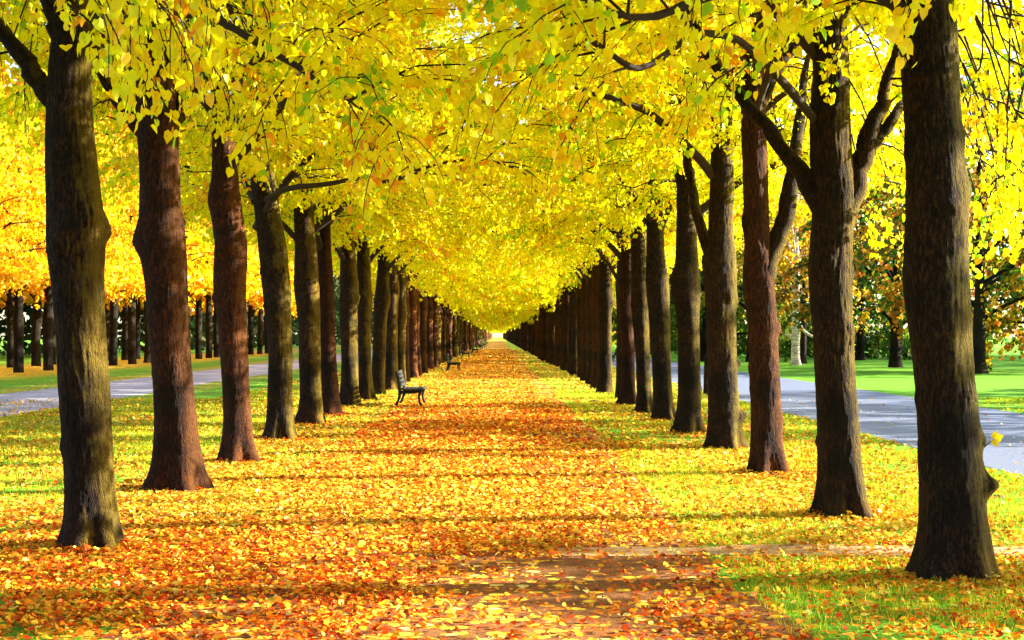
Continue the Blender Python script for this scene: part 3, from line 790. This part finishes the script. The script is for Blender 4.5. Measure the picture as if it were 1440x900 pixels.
# ------------------------------------------------------------------ the ground
def ground_mat(name, mode):
    m, nt, out = mat_new(name)
    L = nt.links.new
    geo = nt.nodes.new('ShaderNodeNewGeometry'); pos = geo.outputs['Position']
    sx = nt.nodes.new('ShaderNodeSeparateXYZ'); L(pos, sx.inputs[0])
    nb = N(nt, 'ShaderNodeTexNoise', Scale=.35, Detail=6.0, Roughness=.6); L(pos, nb.inputs['Vector'])
    nf = N(nt, 'ShaderNodeTexNoise', Scale=9.0, Detail=8.0, Roughness=.7); L(pos, nf.inputs['Vector'])
    ng = N(nt, 'ShaderNodeTexNoise', Scale=70.0, Detail=4.0, Roughness=.7); L(pos, ng.inputs['Vector'])
    if mode == 'lawn':
        g = ramp(nt, nf.outputs[0], [(.3, (.06, .20, .006)), (.55, (.14, .38, .010)), (.75, (.28, .46, .016))])
    elif mode == 'path':
        g = ramp(nt, nf.outputs[0], [(.3, (.13, .042, .012)), (.5, (.25, .098, .028)), (.75, (.38, .18, .065))])
    elif mode == 'sand':
        g = ramp(nt, nf.outputs[0], [(.3, (.36, .20, .09)), (.5, (.52, .32, .16)), (.75, (.64, .44, .25))])
    elif mode == 'gravel':
        g = ramp(nt, nf.outputs[0], [(.3, (.38, .33, .36)), (.5, (.47, .42, .45)), (.75, (.55, .49, .52))])
    else:
        g = ramp(nt, nf.outputs[0], [(.3, (.12, .145, .225)), (.5, (.14, .165, .25)), (.75, (.16, .19, .275))])
    gm = ramp(nt, ng.outputs[0], [(.3, (.45, .5, .5)), (.7, (1.35, 1.3, 1.3))] if mode != 'road' else [(.3, (.85,) * 3), (.7, (1.1,) * 3)])
    mu = N(nt, 'ShaderNodeMix', data_type='RGBA', blend_type='MULTIPLY'); mu.inputs['Factor'].default_value = 1
    L(g.outputs[0], mu.inputs['A']); L(gm.outputs[0], mu.inputs['B'])
    col = mu.outputs['Result']
    # fallen leaves lying on it (colour of the leaves themselves)
    v = N(nt, 'ShaderNodeTexVoronoi', feature='F1', Scale=11.0, Randomness=1.0); L(pos, v.inputs['Vector'])
    sc = nt.nodes.new('ShaderNodeSeparateColor'); L(v.outputs['Color'], sc.inputs[0])
    lc = ramp(nt, sc.outputs[0], [(0, (.42, .08, .01)), (.12, (.68, .19, .015)), (.34, (.82, .38, .03)), (.62, (.86, .58, .045)), (.92, (.84, .7, .2))], 'CONSTANT')

    def absx(c, w, x='X'):   # 1 inside |x-c|<w with soft edge
        a = N(nt, 'ShaderNodeMath', operation='SUBTRACT'); L(sx.outputs[x], a.inputs[0]); a.inputs[1].default_value = c
        b = N(nt, 'ShaderNodeMath', operation='ABSOLUTE'); L(a.outputs[0], b.inputs[0])
        mr = N(nt, 'ShaderNodeMapRange'); L(b.outputs[0], mr.inputs['Value'])
        mr.inputs['From Min'].default_value = w * .7; mr.inputs['From Max'].default_value = w * 1.3
        mr.inputs['To Min'].default_value = 1; mr.inputs['To Max'].default_value = 0
        return mr.outputs[0]

    def madd(a, k, b):
        q = N(nt, 'ShaderNodeMath', operation='MULTIPLY_ADD'); L(a, q.inputs[0]); q.inputs[1].default_value = k
        if isinstance(b, float): q.inputs[2].default_value = b
        else: L(b, q.inputs[2])
        return q.outputs[0]
    if mode == 'lawn':
        amt = madd(absx(-3.0, 3.2), .42, .06)
        amt = madd(absx(3.2, 2.6), .24, amt)
        amt = madd(absx(-25.3, 4.6), .75, amt)
        amt = madd(absx(-15.9, .8), .45, amt)
        amt = madd(absx(-10.4, .7), .35, amt)
        farx = absx(40, 28); amt = madd(farx, -.42, amt)
    elif mode == 'path':
        yr = N(nt, 'ShaderNodeMapRange'); L(sx.outputs['Y'], yr.inputs['Value']); yr.inputs['From Min'].default_value = 12; yr.inputs['From Max'].default_value = 45
        yr.inputs['To Min'].default_value = .22; yr.inputs['To Max'].default_value = .62
        amt = madd(absx(-2.2, 2.2), .30, yr.outputs[0])
    elif mode == 'sand': amt = madd(absx(0, .9), .3, .10)
    elif mode == 'gravel': amt = madd(absx(-15.2, .7), .35, -.25); amt = madd(absx(-10.9, .7), .3, amt)
    else: amt = madd(absx(7, .5), .04, -.6)
    amt2 = madd(nb.outputs[0], .9, -.45); s1 = N(nt, 'ShaderNodeMath', operation='ADD'); L(amt, s1.inputs[0]); L(amt2, s1.inputs[1])
    # cell kept when its random value is under the amount
    lt = N(nt, 'ShaderNodeMath', operation='LESS_THAN'); L(sc.outputs[1], lt.inputs[0]); L(s1.outputs[0], lt.inputs[1])
    d = N(nt, 'ShaderNodeMath', operation='LESS_THAN'); L(v.outputs['Distance'], d.inputs[0]); d.inputs[1].default_value = .62
    kk = N(nt, 'ShaderNodeMath', operation='MULTIPLY'); L(lt.outputs[0], kk.inputs[0]); L(d.outputs[0], kk.inputs[1])
    mx = N(nt, 'ShaderNodeMix', data_type='RGBA'); L(kk.outputs[0], mx.inputs['Factor']); L(col, mx.inputs['A']); L(lc.outputs[0], mx.inputs['B'])
    b = nt.nodes.new('ShaderNodeBsdfPrincipled'); b.inputs['Roughness'].default_value = .9 if mode != 'road' else .6
    b.inputs['Specular IOR Level'].default_value = .15 if mode != 'road' else .4
    L(mx.outputs['Result'], b.inputs['Base Color'])
    hb = madd(kk.outputs[0], .4, ng.outputs[0])
    bp = N(nt, 'ShaderNodeBump', Strength=.55, Distance=.02); L(hb, bp.inputs['Height']); L(bp.outputs[0], b.inputs['Normal'])
    L(b.outputs[0], out.inputs[0])
    return m


def strip(name, mode, edge_l, edge_r, ys, z):
    v = []; 
    for y in ys:
        v += [(edge_l(y), y, z), (edge_r(y), y, z)]
    n = len(ys); f = [[2 * i, 2 * i + 1, 2 * i + 3, 2 * i + 2] for i in range(n - 1)]
    o = mobj(name, mesh_np(name, v, f, ground_mat(name, mode)))
    return tag(o, None, None, None, 'structure')

gv = [(-500, -60, 0), (500, -60, 0), (500, 1500, 0), (-500, 1500, 0)]
o = mobj('ground', mesh_np('ground', gv, [[0, 1, 2, 3]], ground_mat('ground', 'lawn'))); o['kind'] = 'structure'
ys = np.concatenate([np.arange(-20, 80, .35), np.arange(80, 700, 3)])
w1 = lambda y, s: .22 * float(vnoise(y * .35, s, 0, 4)) + .10 * float(vnoise(y * 1.6, s, 0, 5))
strip('avenue_path', 'path', lambda y: -2.45 + w1(y, 1.3), lambda y: 1.75 + w1(y, 7.7), ys, .004)
strip('gravel_path', 'gravel', lambda y: -15.2 + w1(y, 3) * .6, lambda y: -10.9 + w1(y, 5) * .6, ys, .004)
strip('asphalt_road', 'road', lambda y: 6.7 + .02 * w1(y, 3), lambda y: 12.1 + .02 * w1(y, 9), ys, .006)
# sandy footpath crossing to the road
xs = np.arange(.2, 6.75, .2)
v = []
for x in xs:
    c = 12.25 + .10 * math.sin(x * .8); w = .27 + .10 * float(vnoise(x * 1.1, 0, 0, 2)) - .12 * max(0, 1 - (x - .2) / .8)
    v += [(x, c - w, .009), (x, c + w + .10 * float(vnoise(x * 1.3, 4, 0, 3)), .009)]
f = [[2 * i, 2 * i + 2, 2 * i + 3, 2 * i + 1] for i in range(len(xs) - 1)]
o = mobj('sand_footpath', mesh_np('sand_footpath', v, f, ground_mat('sand_footpath', 'sand'))); o['kind'] = 'structure'

# fallen leaves ------------------------------------------------------------
def density(x, y, seed=20):
    nz = vnoise(x * .55, y * .35, 0, seed); n2 = vnoise(x * 2.1, y * 1.6, 0, seed + 1)
    d = np.zeros_like(x)
    d = np.where(x < 1.6, .95, .38)
    d = np.where(x < -4.4, .25, d)
    d = np.where((x > -3.9) & (x < -2.6) & (y > 14), .6, d)
    d = np.where((x < -4.6) & (y < 16), .95, d)
    d = np.where(x < -8.5, .30, d)
    bare = np.where(y < 11.9, .93 * np.exp(-(np.abs(x - (-1.5 + .18 * y)) / 1.25) ** 4), .55 * np.exp(-((x - (.9 + .02 * y)) / .75) ** 2)) * np.where(y > 24, .3, 1)
    d = d * (1 - bare)
    d = np.where((y > 40) & (x > 1.3), .14, d); d = np.where((y > 46) & (x < -2.5) & (x > -3.9), .22, d)
    d = np.where((y > 42) & (x > -2.3) & (x < 1.3), d * .6, d)
    foot = (np.abs(y - 12.3) < .30) & (x > .5)
    d = np.where(foot, d * .2, d)
    d = np.where((np.abs(y - 11.9) < .5) & (x > -1.6) & (x < .8), d * .5, d)
    d = np.where((x > 6.7) & (x < 12.1), .006, d)
    d = np.where((x > 5.2), np.minimum(d, .16), d)
    d = np.where(x > 12.1, .02, d); d = np.where(x < -15.9, .10, d)
    d = np.where((x < -10.9) & (x > -15.2), .05, d)
    return np.clip(d * (1 + .75 * nz + .45 * n2), 0, 1.3)


def scatter(seed, y0, y1, per, half):
    rng = np.random.default_rng(seed)
    # uniform over a trapezoid a little wider than the view
    A = 0; n = 0
    ymax = y1; xm = lambda y: .375 * y + 1.6
    m = int(per * (y1 - y0) * 2 * xm(y1))
    x = (rng.random(m) * 2 - 1) * xm(y1); y = y0 + (y1 - y0) * rng.random(m)
    k = np.abs(x) < xm(y); x, y = x[k], y[k]
    k = (y < 42) | (np.abs(x) < 8)
    return rng, x[k], y[k]


def litter(seed, y0, y1, per, size, zamp, heart):
    rng, x, y = scatter(seed, y0, y1, per, 0)
    k = rng.random(len(x)) < density(x, y)
    x, y = x[k], y[k]; m = len(x)
    z = .012 + zamp * rng.random(m)
    P = np.stack([x, y, z], -1)
    a = rng.random(m) * 2 * PI
    A = np.stack([np.cos(a), np.sin(a), rng.normal(0, .3, m)], -1)
    Nn = rng.normal(0, .62, (m, 3)); Nn[:, 2] = 1
    S = size * (.5 + .95 * rng.random(m) ** 1.5)
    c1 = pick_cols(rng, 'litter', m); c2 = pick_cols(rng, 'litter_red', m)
    redness = 1 / (1 + np.exp(-( (12.3 - y) * 1.5 + .5 + 1.3 * vnoise(x * .5, y * .5, 0, 31) - .6 * x)))  # redder foreground: partly leaf hue, partly its shade put into the colour
    redness = np.maximum(redness * .85, .8 * np.exp(-((y - 30) / 8) ** 2) * (np.abs(x + .2) < 2.4))  # shaded band of the path: shade partly put into redder leaves
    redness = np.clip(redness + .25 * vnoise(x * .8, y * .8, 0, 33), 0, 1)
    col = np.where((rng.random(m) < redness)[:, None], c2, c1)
    return P, A, Nn, S, col

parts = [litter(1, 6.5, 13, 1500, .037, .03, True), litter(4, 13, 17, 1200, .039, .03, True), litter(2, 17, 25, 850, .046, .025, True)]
for tr in [q for q in bpy.data.objects if q.name.startswith('lime_tree') and q.location.y < 34 and abs(q.location.x) < 5 and q.location.y > 6]:
    rng = np.random.default_rng(int(tr.location.y * 10)); m = 420
    a = rng.random(m) * 2 * PI; rr_ = .24 + np.abs(rng.normal(0, .17, m)); cx_ = tr.location.x + .0
    P = np.stack([cx_ + rr_ * np.cos(a), tr.location.y + rr_ * np.sin(a), .012 + .07 * rng.random(m) * np.exp(-(rr_ - .24) / .15)], -1)
    A = np.stack([np.cos(a + rng.normal(0, 1, m)), np.sin(a), rng.normal(0, .4, m)], -1); Nn = rng.normal(0, .7, (m, 3)); Nn[:, 2] = 1
    parts.append((P, A, Nn, .042 * (.6 + .8 * rng.random(m)), pick_cols(rng, 'litter_red' if tr.location.x < 0 else 'litter', m)))
P, A, Nn, S, col = [np.concatenate([p[i] for p in parts]) for i in range(5)]
print('litter', len(P))
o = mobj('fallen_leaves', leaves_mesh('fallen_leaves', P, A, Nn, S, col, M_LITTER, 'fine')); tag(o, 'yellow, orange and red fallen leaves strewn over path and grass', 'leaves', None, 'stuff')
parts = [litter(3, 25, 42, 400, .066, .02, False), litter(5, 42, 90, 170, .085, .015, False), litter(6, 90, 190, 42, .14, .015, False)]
P, A, Nn, S, col = [np.concatenate([p[i] for p in parts]) for i in range(5)]
print('litter far', len(P))
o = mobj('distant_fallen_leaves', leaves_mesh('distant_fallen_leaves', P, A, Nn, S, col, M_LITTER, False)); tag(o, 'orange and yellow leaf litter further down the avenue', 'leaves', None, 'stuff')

# grass blades -------------------------------------------------------------
def grass(seed, y0, y1, per, h, w):
    rng, x, y = scatter(seed, y0, y1, per, 0)
    nz = vnoise(x * .9, y * .6, 0, 55)
    p = np.where(x > 1.75, .8, 0.0); p = np.where(x < -2.7, .12 + .1 * (y > 16), p); p = np.where(x < -4.6, np.where(y > 16, .85, .12), p)
    p = np.where((x > 6.65) & (x < 12.15), 0, p); p = np.where((x < -10.8) & (x > -15.3), 0, p)
    p = np.where((np.abs(y - 12.3) < .42) & (x > .4), .02, p)
    p = p * np.clip(.75 + nz, 0.05, 1.2)
    k = rng.random(len(x)) < p
    x, y = x[k], y[k]
    if y0 < 10:
        for tr in [q for q in bpy.data.objects if q.name.startswith('lime_tree') and 6 < q.location.y < 34 and abs(q.location.x) < 5]:
            a = rng.random(150) * 2 * PI; r_ = .25 + np.abs(rng.normal(0, .05, 150))
            x = np.concatenate([x, tr.location.x + r_ * np.cos(a)]); y = np.concatenate([y, tr.location.y + r_ * np.sin(a)])
    m = len(x)
    A = rng.normal(0, .42, (m, 3)); A[:, 2] = 1
    A /= np.linalg.norm(A, axis=1)[:, None]
    a = rng.random(m) * 2 * PI; X = np.stack([np.cos(a), np.sin(a), 0 * a], -1)
    H = h * (.5 + .9 * rng.random(m)); P = np.stack([x, y, 0 * x], -1)
    v = np.stack([P - X * w, P + X * w, P + A * H[:, None] + X * w * .2, P + A * H[:, None] - X * w * .2], 1)
    f = np.arange(m * 4).reshape(-1, 4)
    return v.reshape(-1, 3), f, pick_cols(rng, 'grass', m, None, .25)
v1, f1, c1 = grass(61, 7, 20, 1300, .055, .0035)
v2, f2, c2 = grass(62, 20, 48, 330, .06, .008)
o = mobj('grass', mesh_np('grass', np.concatenate([v1, v2]), np.concatenate([f1, f2 + len(v1)]), M_GRASS, False, np.concatenate([c1, c2])))
print('grass', len(f1) + len(f2))
tag(o, 'short green grass under and between the fallen leaves', 'grass', None, 'stuff')

# ------------------------------------------------------------------ benches
M_IRON = simple_mat('bench_iron', (.007, .009, .008), .65, .3, 30, .4)
M_SLAT = simple_mat('bench_slat', (.008, .010, .007), .85, .4, 12)


def bar(mb, pts, w, y0, y1, n=14):
    """flat iron bar following pts in the XZ plane, from y0 to y1 thick"""
    pts = np.array(pts, float); t = np.linspace(0, 1, len(pts)); tt = np.linspace(0, 1, n)
    Q = np.stack([np.interp(tt, t, pts[:, 0]), np.interp(tt, t, pts[:, 1])], -1)
    for _ in range(2): Q[1:-1] = (Q[:-2] + 2 * Q[1:-1] + Q[2:]) / 4
    W = np.interp(tt, np.linspace(0, 1, len(w)), w)
    d = np.gradient(Q, axis=0); d /= np.linalg.norm(d, axis=1)[:, None]; nn_ = np.stack([-d[:, 1], d[:, 0]], -1)
    a, b = Q + nn_ * W[:, None] / 2, Q - nn_ * W[:, None] / 2
    v = []
    for i in range(n):
        v += [(a[i, 0], y0, a[i, 1]), (b[i, 0], y0, b[i, 1]), (b[i, 0], y1, b[i, 1]), (a[i, 0], y1, a[i, 1])]
    f = [[4 * i + j, 4 * i + (j + 1) % 4, 4 * i + 4 + (j + 1) % 4, 4 * i + 4 + j] for i in range(n - 1) for j in range(4)]
    f += [[0, 3, 2, 1], [4 * n - 4, 4 * n - 3, 4 * n - 2, 4 * n - 1]]
    mb.add(v, f)


def side_frame_mesh():
    mb = MB()
    bar(mb, [(-.31, 0), (-.26, .12), (-.205, .25), (-.20, .40), (-.235, .60), (-.30, .86)], [.085, .06, .07, .09, .06, .045], -.03, .03)
    bar(mb, [(.36, 0), (.30, .10), (.27, .22), (.30, .34), (.335, .42)], [.085, .055, .06, .07, .06], -.027, .027)
    bar(mb, [(-.21, .37), (-.05, .355), (.12, .355), (.33, .40)], [.09, .065, .065, .07], -.024, .024)
    bar(mb, [(-.31, .012), (-.36, .012)], [.03, .02], -.03, .03, 4)
    return mb.mesh('side_frame', M_IRON, False)
SF = side_frame_mesh()
mb = MB()
for x in (-.15, -.05, .05, .15, .25, .34):
    mb.box((x, 0, .43 + (.012 if x > .3 or x < -.1 else 0)), (.085, 1.9, .035))
SEAT = mb.mesh('seat', M_SLAT, False)
mb = MB()
for z in (.53, .64, .75, .85):
    x = -.205 - (z - .45) * .25
    c_, s_ = math.cos(.22), math.sin(.22)
    mb.box((x + .02, 0, z), (.03, 1.9, .085), np.array([[c_, 0, -s_], [0, 1, 0], [s_, 0, c_]]))
BACK = mb.mesh('backrest', M_SLAT, False)
bl = ['nearest dark slatted bench at the left edge of the path', 'second nearest bench, alone on yellow leaves left of the path', 'third bench along the left edge of the path',
      'fourth bench along the left path edge, beside the third', 'fifth bench, on which a person in purple sits', 'bench carrying a person in a pale top', 'seventh bench far down the left edge', 'farthest visible bench near the vanishing point']
BP = [(-2.27, 38.3), (-2.27, 75), (-2.6, 118), (-2.35, 150), (-2.45, 186), (-2.3, 224), (-2.3, 262), (-2.3, 300)]
for i, (x, D) in enumerate(BP):
    b = empty('park_bench', (x, D, .004), random.uniform(-.03, .03))
    for yy in (-.78, .78): mobj('side_frame', SF, b, (0, yy, 0))
    mobj('seat', SEAT, b); mobj('backrest', BACK, b)
    tag(b, bl[i], 'bench', 'benches along the left edge of the path')

# ------------------------------------------------------------------ seated people, tiny and far
def skin_body(name, joints, edges, mat, parent, sub=2):
    me = bpy.data.meshes.new(name)
    me.from_pydata([j[:3] for j in joints], edges, []); me.materials.append(mat)
    o = mobj(name, me, parent)
    sk = o.modifiers.new('skin', 'SKIN')
    for i, j in enumerate(joints):
        me.skin_vertices[0].data[i].radius = (j[3], j[4] if len(j) > 4 else j[3])
    me.skin_vertices[0].data[0].use_root = True
    o.modifiers.new('sub', 'SUBSURF').levels = sub; o.modifiers['sub'].render_levels = sub
    for p in me.polygons: p.use_smooth = True
    return o
M_SKIN = simple_mat('skin', (.55, .33, .23), .5, .05)


def sitter(x, D, coat_c, leg_c, hair_c, label):
    r = empty('person', (x, D, 0))
    mc = simple_mat('coat_cloth', coat_c, .85, .15); ml = simple_mat('trouser_cloth', leg_c, .85, .15); mh = simple_mat('hair', hair_c, .7, .3)
    # body: pelvis, spine, neck, head, arms, legs as one surface (facing +X)
    J = [(0, 0, .55, .13), (-.04, 0, .75, .12), (-.06, 0, .97, .13), (-.04, 0, 1.10, .05), (-.02, 0, 1.19, .085), (-.01, 0, 1.28, .09)]
    E = [(0, 1), (1, 2), (2, 3), (3, 4), (4, 5)]
    for s in (-1, 1):
        b = len(J)
        J += [(-.06, s * .17, 1.01, .055), (.0, s * .22, .78, .045), (.2, s * .12, .66, .034), (.27, s * .09, .65, .032)]
        E += [(2, b), (b, b + 1), (b + 1, b + 2), (b + 2, b + 3)]
        b = len(J)
        J += [(.08, s * .09, .55, .09), (.43, s * .11, .53, .065), (.46, s * .11, .28, .05), (.45, s * .11, .08, .04), (.58, s * .12, .045, .035)]
        E += [(0, b), (b, b + 1), (b + 1, b + 2), (b + 2, b + 3), (b + 3, b + 4)]
    skin_body('body', J, E, M_SKIN, r)
    Jc = [(0, 0, .53, .17), (-.04, 0, .75, .155), (-.06, 0, .97, .16), (-.045, 0, 1.07, .075)]
    Ec = [(0, 1), (1, 2), (2, 3)]
    for s in (-1, 1):
        b = len(Jc); Jc += [(-.06, s * .18, 1.01, .075), (.0, s * .23, .78, .065), (.18, s * .13, .66, .05)]; Ec += [(2, b), (b, b + 1), (b + 1, b + 2)]
    skin_body('coat', Jc, Ec, mc, r)
    Jt = [(0, 0, .54, .15)]; Et = []
    for s in (-1, 1):
        b = len(Jt); Jt += [(.1, s * .1, .55, .105), (.44, s * .11, .53, .085), (.47, s * .11, .28, .07), (.46, s * .11, .1, .065)]
        Et += [(0, b), (b, b + 1), (b + 1, b + 2), (b + 2, b + 3)]
    skin_body('trousers', Jt, Et, ml, r)
    skin_body('hair', [(-.05, 0, 1.22, .085), (-.035, 0, 1.32, .10), (-.02, 0, 1.38, .06)], [(0, 1), (1, 2)], mh, r)
    tag(r, label, 'person')
sitter(-2.40, 186, (.16, .045, .10), (.05, .03, .04), (.05, .03, .02), 'person in a purple coat sitting on the fifth bench')
sitter(-2.25, 224, (.62, .66, .60), (.22, .12, .05), (.06, .04, .02), 'person in a pale top and brown trousers sitting on the sixth bench')

# ------------------------------------------------------------------ small things on the ground
b = empty('wooden_post', (6.36, 45, 0))
mb = MB(); v, f = trunk_arrays([(0, 0, .10), (.5, 0, .095), (1.1, .01, .09), (1.14, .01, .085)], 77, 20, .06, ridge=.006, flare=.05); mb.add(v, f)
mobj('shaft', mb.mesh('shaft', M_BARKD), b)
mb = MB(); mb.tube([(0.01, 0, 1.12), (0.01, 0, 1.19), (.01, 0, 1.21)], [.11, .10, .004], 16); mobj('cap', mb.mesh('cap', M_BARKD), b)
tag(b, 'dark wooden post by the road, mostly hidden behind the fourth right lime', 'post')


def clod(x, y, r, label):
    D = F * EYE / (y - VY)
    rng = np.random.default_rng(int(x)); 
    n, m_ = 10, 16
    th = np.linspace(0, PI / 2, n)[:, None]; ph = (np.arange(m_) * 2 * PI / m_)[None]
    R = r * (1 + .4 * vnoise(np.cos(ph) * np.cos(th) * 2, np.sin(ph) * np.cos(th) * 2, np.sin(th) * 2 + x, 3))
    v = np.stack([R * np.cos(ph) * np.cos(th), R * .7 * np.sin(ph) * np.cos(th), R * .45 * np.sin(th) + 0 * ph], -1).reshape(-1, 3)
    i = np.arange(n - 1)[:, None] * m_; j = np.arange(m_)[None]; j2 = (j + 1) % m_
    f = np.stack([i + j, i + j2, i + m_ + j2, i + m_ + j], -1).reshape(-1, 4)
    o = mobj('earth_clod', mesh_np('earth_clod', v, f, M_CLOD, True), None, (wx(x, D), D, .005))
    tag(o, label, 'clod', 'earth clods on the grass')
M_CLOD = simple_mat('clod', (.10, .05, .02), 1, .5, 40)
clod(836, 566, .13, 'dark clod of earth on the grass beside the path, near the small fallen branch')
clod(1405, 701, .08, 'small dark clod on yellow grass just right of the frontmost right lime')
mb = MB()
D = F * EYE / (583 - VY)
mb.tube([(-.22, 0, .02), (-.1, .03, .05), (0, 0, .08), (.12, -.02, .06), (.24, .02, .02)], [.008, .012, .014, .011, .006], 6)
mb.tube([(0, 0, .08), (.06, .1, .1), (.1, .2, .04)], [.009, .007, .003], 5)
o = mobj('fallen_branch', mb.mesh('fallen_branch', M_TWIG), None, (wx(830, D), D, 0)); tag(o, 'thin dark fallen branch lying on the grass right of the path', 'branch')

# ------------------------------------------------------------------ light, sky, camera
ELEV, AZ = math.radians(20.5), math.radians(90 - 8)    # azimuth measured from +Y clockwise: sun on the right, a little ahead
w = bpy.data.worlds.new('World'); bpy.context.scene.world = w; w.use_nodes = True
nt = w.node_tree
bg = nt.nodes['Background'] if 'Background' in nt.nodes else nt.nodes.new('ShaderNodeBackground')
sky = nt.nodes.new('ShaderNodeTexSky'); sky.sky_type = 'NISHITA'; sky.sun_disc = False
sky.sun_elevation = ELEV; sky.sun_rotation = AZ
nt.links.new(sky.outputs[0], bg.inputs[0]); bg.inputs[1].default_value = .09
sd = bpy.data.lights.new('sun', 'SUN'); sd.energy = 5.0; sd.angle = math.radians(.5); sd.color = (1, .93, .80)
so = bpy.data.objects.new('sun', sd); C.objects.link(so)
dirv = Vector((math.sin(AZ) * math.cos(ELEV), math.cos(AZ) * math.cos(ELEV), math.sin(ELEV)))
so.rotation_euler = dirv.to_track_quat('Z', 'Y').to_euler(); so.location = (30, 0, 30)

cd = bpy.data.cameras.new('camera'); cam = bpy.data.objects.new('camera', cd); C.objects.link(cam)
cd.sensor_width = 36; cd.lens = 36 * F / 1440
cd.clip_end = 3000; cd.clip_start = .1
cam.location = (0, 0, EYE)
cam.rotation_euler = (math.radians(90) + math.atan(22 / F), 0, -math.atan(20 / F))
sc = bpy.context.scene
sc.camera = cam
sc.view_settings.view_transform = 'Standard'; sc.view_settings.look = 'None'; sc.view_settings.exposure = 2.5; sc.view_settings.gamma = 1
sc.render.engine = 'CYCLES'
cy = sc.cycles
cy.max_bounces = 7; cy.diffuse_bounces = 6; cy.transmission_bounces = 6; cy.glossy_bounces = 2; cy.transparent_max_bounces = 4
cy.use_denoising = True
cy.caustics_reflective = False; cy.caustics_refractive = False
cy.sample_clamp_indirect = 8
